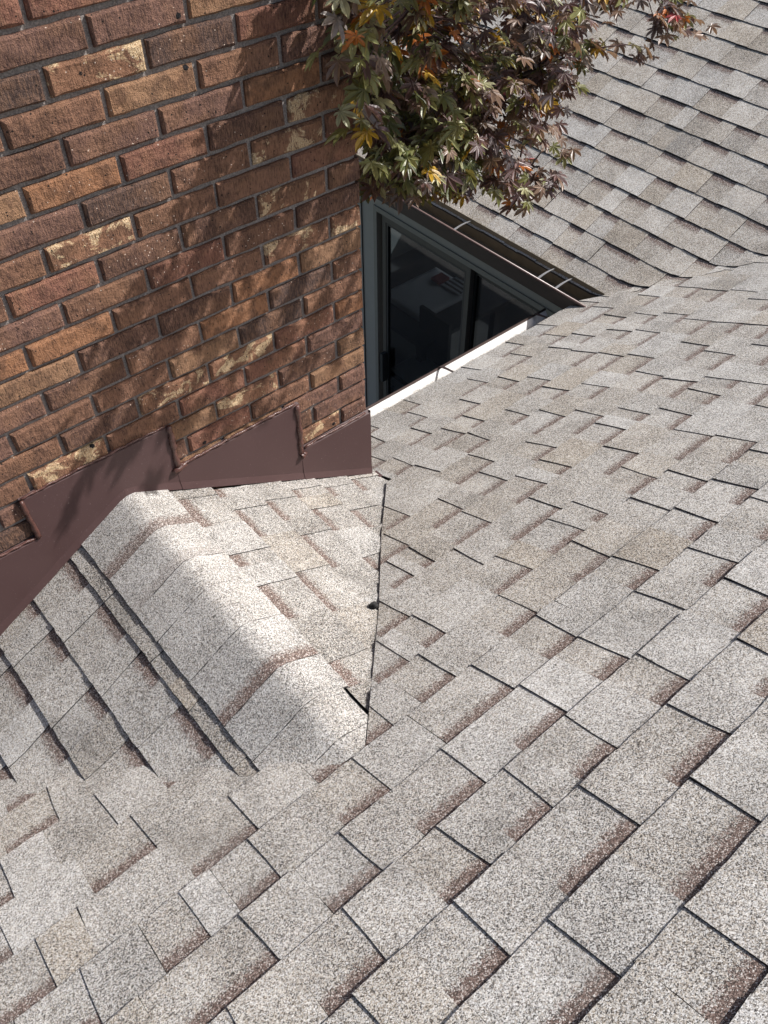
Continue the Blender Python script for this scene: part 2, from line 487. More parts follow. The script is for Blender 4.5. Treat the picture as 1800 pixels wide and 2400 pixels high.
# ------------------------------------------------------------------ main roof
MAIN_CUTS = {
-13: [.71,1.041,1.303,1.511], -12: [.63,.949,1.202,1.412,1.725], -11: [.531,.784,.99,1.296,1.432,1.634],
-10: [.333,.574,.677,1.024,1.28,1.495,1.665], -9: [.334,.572,.762,.966,1.275,1.5,1.679,1.935],
-8: [.095,.457,.796,1.026,1.281,1.628,1.929], -7: [-.016,.2,.38,.6,.834,1.151,1.412,1.613],
-6: [-.11,-.032,.18,.412,.518,.775,.889,1.129,1.354,1.604], -5: [-1.047,-.237,.024,.324,.656,.92,1.064,1.169,1.431],
-4: [-1.307,-1.01,-.348,-.231,.063,.261,.357,.562,.815,1.159], -3: [-1.262,-1.182,-.844,-.5,-.322,-.06,.2,.434,.594,.82],
-2: [-1.22,-1.019,-.869,-.615,-.279,-.078,-.016,.2,.434,.6,.769], -1: [-.958,-.739,-.488,-.267,-.08,.109,.306,.553],
0: [-1.06,-.831,-.612,-.452,-.283,-.066,.232], 1: [-.9,-.699,-.397,-.147,.069,.3], 2: [-.619,-.276,.0], 3: [-.72,-.476,-.2], }
DY = .1235; Y0 = -1.328; YEAVE = .424
main_roof = thing('main_roof', 'grey and tan shingled roof slope filling the foreground and running down to the white gutter', 'roof', (0, -.6, zM(0,-.6)))
def root_off(root, o): pass
MR = Roof(main_roof, H_main, lambda u, v: (u, YEAVE - v))
VAL_R = [(.26,-.035), (-.02,-.335), (-.25,-.602), (-.47,-.838), (-.585,-.962)]     # cut edge of the right valley (world x,y)
def wv(p): return (p[0], YEAVE - p[1])
for j in range(-14, 12):
    yup = Y0 - DY*j; ydn = yup + DY
    v0 = YEAVE - ydn; e = DY
    if j == -14:
        if yup > YEAVE-.02: continue
    if v0 < 0: e = DY + v0; v0 = 0.0
    if e < .03: continue
    lo, hi = -2.6, 3.1
    cuts = fill_cuts(MAIN_CUTS.get(j, []), lo, hi)
    # wing valley: keep the part left of the line y = 2.19 - x
    vc = (wv((2.35,-.175)), wv((1.60,.575)))
    ymid = .5*(yup+ydn)
    if ydn > -.955:
        # right of the cricket
        xl = None
        pts = VAL_R
        for (x1,y1),(x0,y0) in zip(pts, pts[1:]):
            if y0 <= ymid <= y1: xl = x0+(x1-x0)*(ymid-y0)/(y1-y0); seg = ((x0,y0),(x1,y1))
        if ymid > pts[0][1]: xl = .232; seg = ((.232,-1),(.232,1))
        if xl is None: xl = -.585; seg = (pts[-1], pts[-2])
        a, b = wv(seg[0]), wv(seg[1])
        cl = (b, a)
        # orient so that large x is kept
        def keep(p, a, b): return (b[0]-a[0])*(p[1]-a[1]) - (b[1]-a[1])*(p[0]-a[0]) > 0
        if not keep((xl+.5, YEAVE-ymid), *cl): cl = (a, b)
        c2 = vc if keep((0, YEAVE-ymid), *vc) else (vc[1], vc[0])
        course(MR, cuts, xl-.16, hi, v0, e, (cl, c2), hs=.86, warm=.04+.18*min(max((ydn+.95)/.9, 0), 1))
        # left of the cricket
        yl0 = lambda x: -.800 - (x+.80)*.96
        a, b = wv((-.66, yl0(-.66)+.075)), wv((-2.0, yl0(-2.0)+.075))
        cl = (a, b) if keep((-2.2, YEAVE+1.5), a, b) else (b, a)
        if ydn < 1:
            course(MR, cuts, lo, -.55, v0, e, (cl,), hs=.86, warm=.10)
    else:
        course(MR, cuts, lo, hi, v0, e, hs=.90, warm=.06)
MR.emit()
dm = MB()
dm.poly([(-2.7,YEAVE-.01,zM(0,YEAVE)-.006),(1.75,YEAVE-.01,zM(0,YEAVE)-.006),(2.9,-.71,zM(0,-.71)-.006),(2.9,-2.9,zM(0,-2.9)-.006),(-2.7,-2.9,zM(0,-2.9)-.006)])
dm.build('roof_deck', M_DECK, main_roof)
fb = MB(); fb.box((-2.7,YEAVE-.045,-2.0),(1.86,YEAVE-.022,-1.842)); fb.build('fascia_board', M_BRONZE, main_roof)

tar = MB(); tp = [Vector((-.262+random.gauss(0,.004), -.606+i*.004, zM(0,-.606+i*.004)+.014)) for i in range(6)]
tar.tube(tp, [.003,.008,.010,.009,.006,.002], 7); tar.build('tar_dab', M_EDGE, main_roof, True)
# ------------------------------------------------------------------ cricket behind the chimney
cricket = thing('roof_cricket', 'small peaked shingled saddle between the brick chimney and the roof slope', 'roof saddle', (RX, -.4, RZ))
# right slope: rows run along y; u = -y, v = upslope = toward -x
XR0 = .225
CR = Roof(cricket, H_cr, lambda u, v: (XR0 - v, -u))
VR2 = [(x, y) for x, y in VAL_R]
rowsR = [.225, .095, -.028, -.150, -.264, -.378, -.492]
for k in range(6):
    xb, xu = rowsR[k], rowsR[k+1]; e = xb-xu; v0 = XR0-xb
    # valley end: pass 6 cm under the cut edge of the main roof
    def yv(x):
        pts = VAL_R
        for (x1,y1),(x0,y0) in zip(pts, pts[1:]):
            if x0 <= x <= x1: return y0+(y1-y0)*(x-x0)/(x1-x0)
        return pts[0][1] if x > pts[0][0] else pts[-1][1]
    a = (-(yv(xb)-.05), XR0-xb); b = (-(yv(xu-.012)-.05), XR0-xu+.012)
    d = ((b[0]-a[0])*2, (b[1]-a[1])*2)
    cl = ((a[0]-d[0], a[1]-d[1]), (b[0]+d[0], b[1]+d[1]))
    recs = [[(.03,.10)],[(.06,.11),(.187,.282)],[(.055,.10),(.16,.272),(.40,.463)],[(.095,.197),(.267,.418)],[(.02,.06),(.121,.248),(.408,.570)],[(.05,.18),(.300,.355),(.43,.56),(.715,.80)]][k]
    uend = -yv(xu)+.14; u = .004
    for (p0, p1) in recs + [(uend, uend)]:
        while p0-u > .02:
            w_ = min(random.uniform(.11,.17), p0-u)
            if p0-u-w_ < .05: w_ = p0-u
            CR.piece(u, u+w_, v0, v0+e+.014, e, TH+random.uniform(-.0012,.0004), DR, TH+.002, tone_piece('tooth', .375), 4, 3, (cl,), skew=random.uniform(-.006,.006)); u += w_
        if p1 > p0: CR.piece(p0-.003, p1+.003, v0, v0+e+.014, e, RH, DR, .0075, (.39, random.uniform(.1,.3), 1), 4, 3, (cl,)); u = p1
# left slope: rows run along y; u = y reversed so that the cut edges face the camera's left
CL = Roof(cricket, H_cl, lambda u, v: (-1.66 + v, u))
rowsL = [-1.55, -1.425, -1.30, -1.176, -1.051, -.926, -.800, -.735]
for k in range(7):
    xb, xu = rowsL[k], rowsL[k+1]; e = xu-xb; v0 = xb+1.66
    yend = lambda x: -.806 - (x+.80)*.96
    a = (yend(xb), v0); b = (yend(xu), v0+e)
    d = (b[0]-a[0], b[1]-a[1]); cl = ((b[0]+d[0], b[1]+d[1]), (a[0]-d[0], a[1]-d[1]))
    # the kept side is larger y (towards the chimney)
    def side(p, a, b): return (b[0]-a[0])*(p[1]-a[1]) - (b[1]-a[1])*(p[0]-a[0])
    if side((2, v0), *cl) < 0: cl = (cl[1], cl[0])
    cs = fill_cuts([random.uniform(-.8,-.5)], -1.0, -.03, (.15,.27))
    course(CL, cs, min(yend(xu), yend(xb))-.02, -.004, v0, e, (cl,), nu=4, nv=3, base=.47 if k < 6 else .36, hs=.95 if k < 6 else .8, warm=.12, ext=.014)
# ridge caps bent over the ridge
def H_cp(x, y):
    f = min(max((-.78-y)/.16, 0), 1); f = f*f*(3-2*f); a, b = zM(x, y), zC(x, y)
    return smax(a + .001 - .30*max(0, a-b), b, .022) - .011*f
CAPCLIP = ((-.560, .972), (-.70, .930)), ((-.70, .930), (-.83, .835)), ((-.470, .836), (-.592, .966))
CP = Roof(cricket, H_cp, lambda u, v: (u, -v))
capy = [.004, .165, .298, .402, .545, .690, .800, .905, .985]
capband = {0: .85, 4: 1.0, 1: .25}
for k in range(8):
    a, b = capy[k], capy[k+1]; e = b-a
    taper = 0 if k < 6 else .03*(k-5)
    t = tone_piece('tooth', .62); t = (.51+random.uniform(-.03,.06), random.uniform(.04,.18), capband.get(k, 0))
    CP.piece(-.762, -.500-taper*.6, a, b-.0028, e, .0122, .0022, .0058, t, 12, 4, CAPCLIP if k > 5 else CAPCLIP[2:] if k > 3 else (), jit=.0014, name='ridge_shingle')
for R_ in (CR, CL, CP): R_.emit()
# underlay below the saddle
V = []; F = []
xs = [XR0 - i*.06 for i in range(31)]; ys = [0 - i*.05 for i in range(21)]
for y in ys:
    for x in xs: V.append((x, y, min(H_cricket(x, y), max(zC(x, y), zM(x, y)-.05))-.007))
for j in range(20):
    for i in range(30):
        n_ = j*31+i; F.append((n_, n_+1, n_+32, n_+31))
obj('saddle_deck', me_from('saddle_deck', V, F, True), M_DECK, cricket)

# ------------------------------------------------------------------ wing roof
wing = thing('wing_roof', 'shingled roof of the side wing rising to the right behind the maple', 'roof', (2.4, .8, zW(2.4,.8)))
XE = 1.845
WR = Roof(wing, H_wing, lambda u, v: (XE + v, -u))
rowsW = [1.845,1.961,2.081,2.204,2.326,2.450,2.573,2.696,2.816,2.937,3.064,3.185,3.306,3.43,3.55,3.675,3.80,3.92,4.04]
for k in range(len(rowsW)-1):
    xb, xu = rowsW[k], rowsW[k+1]; e = xu-xb; v0 = xb-XE
    # valley: keep y > 2.19-x - .07
    a = (-(2.19-xb-.075), v0); b = (-(2.19-xu-.075), v0+e); d = (b[0]-a[0], b[1]-a[1])
    cl = ((a[0]-d[0], a[1]-d[1]), (b[0]+d[0], b[1]+d[1]))
    if (cl[1][0]-cl[0][0])*(v0-cl[0][1]) - (cl[1][1]-cl[0][1])*(-3-cl[0][0]) < 0: cl = (cl[1], cl[0])
    ulo, uhi = -4.6, max(a[0], b[0])+.03
    cs = fill_cuts([], ulo, uhi, (.19,.36))
    course(WR, cs, ulo, uhi, v0, e, (cl,), nu=3, nv=2, base=.50, hs=.66, warm=.38)
WR.emit()
dm = MB(); q = lambda x, y: (x, y, zW(x, y)-.008)
dm.poly([q(1.86,4.6),q(1.86,.36),q(4.1,-1.86),q(4.1,4.6)]); dm.build('roof_deck', M_DECK, wing)
fb = MB(); fb.box((1.858,.36,-1.90),(1.878,4.6,-1.782)); fb.build('fascia_board', M_BRONZE, wing)

# ------------------------------------------------------------------ chimney
BL, BH = .2032, .063706
chimney = thing('brick_chimney', 'large brown brick chimney with stepped brown flashing at its foot', 'chimney', (-.62, .45, -4.6))
def rel(root, o):
    """children keep world coordinates"""
    o.matrix_parent_inverse = root.matrix_world.inverted(); return o
XC1 = .2015; XC0 = -1.45; ZTOP = .95; YB = .82
cb = MB(); cb.box((XC0+.010,.0108,-4.6),(XC1-.010,YB-.008,ZTOP)); cb.build('mortar_core', M_MO, chimney)
TONES = {'o': (.315,.152,.078), 'd': (.088,.058,.049), 'p': (.170,.094,.073), 'r': (.205,.094,.066), 'b': (.205,.108,.070), 't': (.275,.160,.092), 'c': (.260,.134,.080), 'k': (.130,.071,.052)}
KNOWN = {(2,-2.5):'c',(2,-1.5):'d',(2,-.5):'r',(1,-2):'p',(1,-1):'t',(3,-3):'b',(3,-2):'t',(3,-1):'b',(3,0):'p',(4,-3.5):'k',(4,-2.5):'p',(4,-1.5):'p',(4,-.5):'o',
(5,-4):'t',(5,-3):'o',(5,-2):'r',(5,-1):'k',(5,0):'c',(6,-3.5):'p',(6,-2.5):'d',(6,-1.5):'b',(6,-.5):'c',(6,.5):'r',(7,-4):'b',(7,-3):'c',(7,-2):'b',(7,-1):'b',(7,0):'r',
(8,-3.5):'r',(8,-2.5):'k',(8,-1.5):'k',(8,-.5):'c',(8,.5):'k',(9,-4):'p',(9,-3):'b',(9,-2):'r',(9,-1):'b',(9,0):'k',(10,.5):'c',(10,-.5):'c',(10,-1.5):'b',(10,-2.5):'b',(10,-3.5):'o',
(11,-4):'t',(11,-3):'k',(11,-2):'k',(11,-1):'o',(11,0):'t',(12,-4.5):'p',(12,-3.5):'k',(12,-2.5):'b',(12,-1.5):'o',(12,-.5):'d',(12,.5):'b',(13,-4):'b',(13,-3):'b',(13,-2):'t',(13,-1):'d',(13,0):'b',
(14,-3.5):'k',(14,-2.5):'c',(14,-1.5):'c',(14,-.5):'r',(14,.5):'o',(15,-4):'c',(15,-3):'b',(15,-2):'r',(15,-1):'r',(15,0):'p',(16,-2.5):'t',(16,-1.5):'c',(16,-.5):'k',(16,.5):'t',
(17,-2):'r',(17,-1):'b',(17,0):'t',(18,.5):'p',(18,-.5):'p',(19,-1):'k',(19,0):'p',(20,-.5):'c',(20,.5):'p'}
JT = .0105
def brick_mesh(w, seed):
    rnd = random.Random(seed)
    bm = bmesh.new()
    hx, hz, dep = w/2-JT/2, BH/2-JT/2, .09
    bmesh.ops.create_cube(bm, size=1)
    for v in bm.verts:
        v.co = Vector((v.co.x*2*hx, (v.co.y+.5)*dep, v.co.z*2*hz))
    # cut the face once or twice so that the edges can wander
    for cx in (-.38, -.2, 0.0, .2, .38):
        g = bm.verts[:]+bm.edges[:]+bm.faces[:]
        bmesh.ops.bisect_plane(bm, geom=g, plane_co=(cx*2*hx+rnd.uniform(-.006,.006),0,0), plane_no=(1,0,0))
    front = [e for e in bm.edges if all(v.co.y < 1e-5 for v in e.verts) and (all(abs(v.co.z-hz) < 1e-5 for v in e.verts) or all(abs(v.co.z+hz) < 1e-5 for v in e.verts) or all(abs(abs(v.co.x)-hx) < 1e-5 for v in e.verts))]
    bmesh.ops.bevel(bm, geom=front, offset=.0048, segments=1, affect='EDGES')
    for v in bm.verts:
        if v.co.y < .02:
            v.co.x += rnd.uniform(-.0016,.0016); v.co.z += rnd.uniform(-.0017,.0017); v.co.y += rnd.uniform(-.0010,.0010)
    me = bpy.data.meshes.new('brick'); bm.to_mesh(me); bm.free(); me.materials.append(M_BR); return me
FULL = [brick_mesh(BL, 100+i) for i in range(8)]
cache = {}
ZT = lambda r: -r*BH
for r in range(-14, 36):
    odd = r % 2
    c = -7.0 if odd else -6.5
    cols = []
    while c < .97:
        a = c*BL; b = (c+1)*BL
        if b > XC1-.03: b = XC1 + JT/2
        if a < XC0-JT/2: a = XC0-JT/2
        if b-a > .03: cols.append((c, a, b))
        c += 1
    for c, a, b in cols:
        zc = ZT(r)
        if r > 24 and a > -.1: pass
        if zc-BH/2 > ZTOP-.01 or zc < -1.95: continue
        w = b-a
        if abs(w-BL) < .004: me = random.choice(FULL)
        else:
            k = round(w, 3)
            if k not in cache: cache[k] = brick_mesh(w, int(k*1e4))
            me = cache[k]
        o = bpy.data.objects.new('brick', me)
        o.location = ((a+b)/2, random.uniform(-.0016,.0016), zc)
        o.rotation_euler = (random.uniform(-.01,.01), random.uniform(-.005,.005), random.uniform(-.006,.006))
        kind = KNOWN.get((r, c)) or random.choice('bbpprkdtoc' if r % 3 else 'bpbkrt')
        t = TONES[kind]; f = random.uniform(.88, 1.12)
        o.color = (t[0]*f, t[1]*f, t[2]*f, {'c': random.uniform(.86,1.0), 't': .45}.get(kind, random.uniform(0,.22)))
        link(o, chimney)
# right side of the stack: bricks joined, one part
sb = MB()
for r in range(-14, 36):
    zc = ZT(r)
    if zc-BH/2 > ZTOP-.01: continue
    y = -.0 if not r % 2 else BL/2
    y0 = .10
    ys_ = [(.1+JT, .1+JT+(BL/2 if r % 2 else BL)-JT)]
    while ys_[-1][1] < YB-.05:
        a = ys_[-1][1]+JT; ys_.append((a, min(a+BL-JT, YB)))
    for a, b in ys_: sb.box((XC1-.05, a, zc-BH/2+JT/2), (XC1+random.uniform(-.001,.001), b, zc+BH/2-JT/2))
o = sb.build('side_brick', M_BR, chimney); o['kind'] = 'stuff'; o.color = (.19,.095,.06,.2)

# flashing: stepped panels following the mortar joints, foot following the saddle
def footz(x): return H_cricket(x, -.012) + .014
def panel(x0, x1, ztop, y, nseg=8, kick=.007, seamtilt=0.0, name='flashing_panel', ztop2=None):
    V = []; F = []; n = nseg+1
    for i in range(n):
        x = x0+(x1-x0)*i/nseg; zb = footz(x)
        ztl = ztop if ztop2 is None else ztop+(ztop2-ztop)*i/nseg
        wob = random.uniform(-.0012,.0012)
        zs = [ztl+wob, ztl-.006, zb+(ztl-zb)*.5, zb+.02, zb-.004]
        ysf = [.004, y, y-.0004, y-.0012, y-kick]
        for z, yy in zip(zs, ysf): V.append((x + (seamtilt*(ztl-z) if i in (0, nseg) else 0), yy, z))
    for i in range(nseg):
        for k in range(4):
            a = i*5+k; F.append((a, a+1, a+6, a+5))
    me = me_from(name, V, F, False)
    o = obj(name, me, M_FL, chimney)
    m = o.modifiers.new('sheet', 'SOLIDIFY'); m.thickness = .0012; m.offset = 0
    return o
panels = [panel(-.062, XC1+.006, -1.304, -.0090, 8), panel(-.458, -.052, -1.123, -.0075, 10), panel(-.852, -.448, -.976, -.0060, 10), panel(-1.452, -.842, -1.112, -.0075, 14)]
# corner return: the sheet wraps round the right edge of the stack and flares at its foot
V = []; F = []
for i, y in enumerate((-.0095, .03, .10, .30, .60)):
    zb = zM(0, y)+.012
    for z, fl in ((-1.300-.5*max(y,0), 0), (zb+.05, 0), (zb+.01, .004), (zb-.004, .020)): V.append((XC1+.0075+fl, y, z))
for i in range(4):
    for k in range(3):
        a = i*4+k; F.append((a, a+1, a+5, a+4))
o = obj('corner_flashing', me_from('corner_flashing', V, F), M_FL, chimney); m = o.modifiers.new('sheet', 'SOLIDIFY'); m.thickness = .0012; m.offset = 0
tb = MB(); tb.box((XC1-.01,-.040,zM(0,-.03)+.010),(XC1+.030,-.008,zM(0,-.03)+.0115)); tb.build('flashing_tab', M_FL, chimney)

# sealant smeared along the steps
def bead(pts, r0, parent, wob=.28):
    r0 = r0*1.25
    m = MB(); out = []; rad = []
    for a, b in zip(pts, pts[1:]):
        a, b = Vector(a), Vector(b); n = max(2, int((b-a).length/.011))
        for i in range(n):
            p = a.lerp(b, i/n); out.append(p + Vector((random.uniform(-.002,.002), 0, random.uniform(-.002,.002)))); rad.append(r0*random.uniform(1-wob, 1+wob))
    out.append(Vector(pts[-1])); rad.append(r0)
    m.tube(out, rad, 6); o = m.build('sealant_bead', M_SEAL, parent, True)
    return o
yb = -.0085
bead([(-.064,yb,-1.318),(-.062,yb,-1.28),(-.060,yb,-1.22),(-.062,yb,-1.128)], .0065, panels[1])
bead([(-.066,yb-.004,-1.327),(-.060,yb-.004,-1.322),(-.054,yb-.003,-1.316)], .0085, panels[0], .2)
bead([(-.05,yb,-1.303),(.0,yb+.002,-1.301),(.10,yb+.002,-1.302),(.19,yb+.002,-1.302)], .0032, panels[0])
bead([(-.45,yb,-1.12),(-.36,yb,-1.121),(-.2,yb+.002,-1.119),(-.065,yb+.002,-1.12)], .0034, panels[1])
bead([(-.468,yb-.003,-1.130),(-.452,yb-.003,-1.126),(-.43,yb-.002,-1.120)], .0065, panels[1], .3)
bead([(-.453,yb,-1.118),(-.452,yb,-1.05),(-.450,yb,-.978)], .0062, panels[2])
bead([(-.85,yb+.002,-.974),(-.7,yb+.003,-.973),(-.46,yb+.002,-.974)], .0024, panels[2])
bead([(-.849,yb,-.98),(-.848,yb,-1.05),(-.846,yb,-1.112)], .0050, panels[3])
bead([(-1.4,yb+.002,-1.110),(-1.1,yb+.002,-1.110),(-.85,yb+.002,-1.110)], .0026, panels[3])

# ------------------------------------------------------------------ gutters
gut = thing('white_gutter', 'sunlit white gutter along the lower edge of the foreground roof', 'gutter', (1.1, .49, -1.95))
def gprof(edge, lip, zl, zb, s, t=.0016):
    # open trough: back, floor, ogee front, rolled lip (s = +1/-1 outward direction)
    pts = [(edge, zl+.02), (edge, zb), (edge+s*(abs(lip-edge)*.62), zb), (lip-s*.040, zb+.022), (lip-s*.036, zl-.050), (lip-s*.003, zl-.006), (lip, zl)]
    inner = [(p+(s*t if i < 2 else -s*t*.6), z+(t if 1 <= i <= 4 else 0)) for i, (p, z) in enumerate(pts)]
    return pts + inner[::-1]
g = MB(); g.profile(gprof(.405, .541, -1.904, -1.985, 1), 'x', -2.7, 1.735); g.build('gutter_trough', M_TROUGH, gut)
g = MB(); g.tube([(-2.7,.544,-1.903),(1.735,.544,-1.903)], .0058, 8); g.build('rolled_lip', M_BRONZE, gut, True)
g = MB(); g.box((-2.7,.5425,-1.985),(1.735,.5455,-1.906)); g.build('gutter_face', M_BRONZE, gut)
def hanger(axis, at, inner, lip, zi, zl, parent, w=.016):
    m = MB(); n = 6; V = []; F = []
    for i in range(n+1):
        f = i/n; p = inner+(lip-inner)*f; z = zi+(zl-zi)*f + .006*math.sin(f*math.pi)
        ww = w*(.35+.65*f)
        for d in (-ww/2, ww/2):
            for dz in (0, -.0025):
                V.append((at+d, p, z+dz) if axis == 'x' else (p, at+d, z+dz))
    for i in range(n):
        a = i*4
        F += [(a, a+4, a+6, a+2), (a+1, a+3, a+7, a+5), (a, a+1, a+5, a+4), (a+2, a+6, a+7, a+3)]
    F += [(0,2,3,1), (n*4, n*4+1, n*4+3, n*4+2)]
    m.v = V; m.f = F; return m.build('gutter_hanger', M_HANG, parent)
for x in (-1.9,-1.3,-.7,-.1,.47,1.052,1.66): 
    o = hanger('x', x, .410, .543, -1.872, -1.892, gut); o.data.materials[0] = M_BRONZE
gut2 = thing('bronze_gutter', 'dark bronze gutter under the eave of the wing roof, above the patio door', 'gutter', (1.79, 1.6, -1.87))
g = MB(); g.profile(gprof(1.856, 1.735, -1.772, -1.846, -1), 'y', .315, 4.6); g.build('gutter_trough', M_OLD, gut2)
g = MB(); g.tube([(1.731,.318,-1.770),(1.731,4.6,-1.770)], .0068, 8); g.build('rolled_lip', mat_simple('bronze_lip', (.13,.085,.075), .32, 0, .2, 50), gut2, True)
g = MB(); g.box((1.7305,.318,-1.846),(1.7335,4.6,-1.772)); g.build('gutter_face', M_BRONZE, gut2)
g = MB(); g.box((1.7335,.3115,-1.846),(1.856,.3145,-1.772)); g.build('end_cap', M_BRONZE, gut2)
for y in (.505,.615,1.19,2.2,3.0): hanger('y', y, 1.854, 1.731, -1.762, -1.768, gut2, .013)

# ------------------------------------------------------------------ wall of the wing with the patio door
XW = 1.95
wall = thing('wing_wall', 'blue grey side wall of the wing below the bronze gutter', 'wall', (XW, 1.4, -4.6))
Y1, Y2, ZT_, ZB_ = .42, 2.075, -2.085, -4.35
w = MB(); w.box((XW,Y2,-4.6),(XW+.12,4.6,-1.80)); w.box((XW,.1,ZT_),(XW+.12,Y2,-1.80)); w.box((XW,.1,-4.6),(XW+.12,Y1,ZT_)); w.box((XW,Y1,-4.6),(XW+.12,Y2,ZB_))
w.build('siding_panel', M_WALL, wall)
w = MB(); w.box((1.86,.1,-1.912),(XW,4.6,-1.902)) ; w.build('soffit', M_BRONZE, wall)
w = MB(); w.box((XW-.008,Y2+.13,-4.55),(XW-.001,Y2+.134,-1.88)); w.build('panel_seam', M_SASH, wall)
door = thing('patio_door', 'dark sliding glass patio door in the wing wall, table visible inside', 'patio door', (XW, 1.25, ZB_))
def ring(y0, y1, z0, z1, x0, x1, t):
    m = MB(); m.box((x0,y0,z0),(x1,y0+t,z1)); m.box((x0,y1-t,z0),(x1,y1,z1)); m.box((x0,y0+t,z1-t),(x1,y1-t,z1)); m.box((x0,y0+t,z0),(x1,y1-t,z0+t)); return m
ring(Y1-.02, Y2+.012, ZB_, ZT_+.012, XW-.010, XW+.10, .030).build('door_frame', M_FRAME, door)
YM = 1.275
for (a, b, xx) in ((YM-.005, Y2-.04, XW+.015), (Y1+.03, YM+.035, XW+.05)):
    sash = ring(a, b, ZB_+.03, ZT_-.04, xx, xx+.032, .034).build('sash', M_SASH2, door)
    ring(a+.038, b-.038, ZB_+.068, ZT_-.078, xx+.003, xx+.029, .012).build('sash_gasket', M_SASH, sash)
    p = MB(); p.box((xx+.013, a+.050, ZB_+.080), (xx+.018, b-.050, ZT_-.090)); p.build('pane', M_GLASS, sash)
h = MB(); h.box((XW-.028,Y2-.085,-3.36),(XW+.012,Y2-.062,-3.12)); h.box((XW-.02,Y2-.08,-3.35),(XW+.015,Y2-.066,-3.33)); h.build('door_handle', M_SASH, door)

# room behind the glass
room = MB()
x0, x1, y0_, y1_, z0_, z1_ = XW+.12, 5.6, -.2, 4.55, -4.5, -2.0
room.poly([(x0,y0_,z0_),(x1,y0_,z0_),(x1,y1_,z0_),(x0,y1_,z0_)]).poly([(x1,y0_,z0_),(x1,y1_,z0_),(x1,y1_,-2.75),(x1,y0_,-2.75)]).poly([(x0,y1_,z0_),(x1,y1_,z0_),(x1,y1_,z1_),(x0,y1_,z1_)]).poly([(x0,y0_,z0_),(x1,y0_,z0_),(x1,y0_,z1_),(x0,y0_,z1_)]).poly([(x0,y0_,z1_),(x1,y0_,z1_),(x1,y1_,z1_),(x0,y1_,z1_)])  # back wall stops short: gap added to let sky light into the room
struct(room.build('room_interior', M_ROOM))
rf = MB(); rf.box((x0,y0_,z0_),(x1-.01,y1_-.01,z0_+.012)); struct(rf.build('room_floor', M_FLOOR))
def cloth(name, x0, x1, y0, y1, z, drop, seed, mat, parent=None):
    rnd = random.Random(seed); n = 12; V = []; F = []
    for j in range(n+1):
        for i in range(n+1):
            u, v = i/n, j/n; x = x0+(x1-x0)*u; y = y0+(y1-y0)*v
            e = min(u, 1-u, v, 1-v); zz = z + (.012*noise.noise(Vector((x*6, y*6, seed))) if e > .09 else -drop*(1-e/.09))
            V.append((x, y, zz))
    for j in range(n):
        for i in range(n): a = j*(n+1)+i; F.append((a, a+1, a+n+2, a+n+1))
    o = obj(name, me_from(name, V, F, True), mat, parent); m = o.modifiers.new('sheet', 'SOLIDIFY'); m.thickness = .004; return o
TX0, TX1, TY0, TY1, TZ = 2.88, 3.42, 2.66, 3.06, -3.62
tbl = thing('dining_table', 'table inside the room behind the patio door', 'table', (3.15, 2.86, -4.49))
t_ = MB(); t_.box((TX0-.25,TY0-.3,TZ-.03),(TX1+.25,TY1+.25,TZ)); t_.build('tabletop', M_WOOD, tbl)
for sx in (TX0-.18, TX1+.12):
    for sy in (TY0-.22, TY1+.12):
        t_ = MB(); t_.box((sx,sy,-4.488),(sx+.06,sy+.06,TZ-.03)); t_.build('leg', M_WOOD, tbl)
tag(cloth('tablecloth', TX0-.05, TX1+.05, TY0-.05, TY1+.05, TZ+.022, .012, 3, M_CLOTH), 'white cloth spread on the table inside the dark room', 'cloth')
tag(cloth('folded_cloth', 2.45, 2.85, 2.2, 2.6, -3.86, .2, 5, M_CLOTH), 'white cloth hanging over the chair in front of the table', 'cloth')
ch = thing('dining_chair', 'chair between the patio door and the table, under a white cloth', 'chair', (2.65, 2.4, -4.49))
t_ = MB(); t_.box((2.47,2.22,-3.93),(2.83,2.58,-3.89)); t_.build('seat', M_WOOD, ch)
for sx in (2.48,2.78):
    for sy in (2.23,2.53):
        t_ = MB(); t_.box((sx,sy,-4.488),(sx+.04,sy+.04,-3.93)); t_.build('leg', M_WOOD, ch)
t_ = MB(); t_.box((2.79,2.23,-3.89),(2.82,2.57,-3.42)); t_.build('backrest', M_WOOD, ch)
ch2 = thing('tall_chair', 'dark high backed chair by the left edge of the patio door glass', 'chair', (2.5, 2.75, -4.49))
t_ = MB(); t_.v = [(2.40,2.50,-4.0),(2.43,2.50,-4.0),(2.43,2.86,-4.0),(2.40,2.86,-4.0),(2.36,2.56,-2.75),(2.39,2.56,-2.75),(2.39,2.80,-2.75),(2.36,2.80,-2.75)]
t_.f = [(0,3,2,1),(4,5,6,7),(0,1,5,4),(1,2,6,5),(2,3,7,6),(3,0,4,7)]; t_.build('backrest', M_WOOD, ch2)
t_ = MB(); t_.box((2.40,2.48,-4.04),(2.80,2.88,-4.0)); t_.build('seat', M_WOOD, ch2)
for sx in (2.41,2.75):
    for sy in (2.49,2.83):
        t_ = MB(); t_.box((sx,sy,-4.488),(sx+.04,sy+.04,-4.04)); t_.build('leg', M_WOOD, ch2)
tw = thing('striped_towel', 'black and white striped towel with a red end on the far side of the table', 'towel', (3.40, 2.80, TZ+.03))
for i in range(7):
    t_ = MB(); t_.box((3.30+i*.024,2.66,TZ+.030),(3.324+i*.024,2.86,TZ+.038)); t_.build('stripe', M_STRIPE if i % 2 else M_CLOTH, tw)
t_ = MB(); t_.box((3.28,2.87,TZ+.030),(3.40,2.97,TZ+.055)); t_.build('red_end', M_RED, tw)

# unseen house wall below the main eave, added to block light leaking in
hw = MB(); hw.box((-2.7,.05,-4.6),(1.95,.16,-2.0)); tag(hw.build('house_wall', M_WALL), 'unseen house wall under the eave of the foreground roof, added to block light', 'wall')

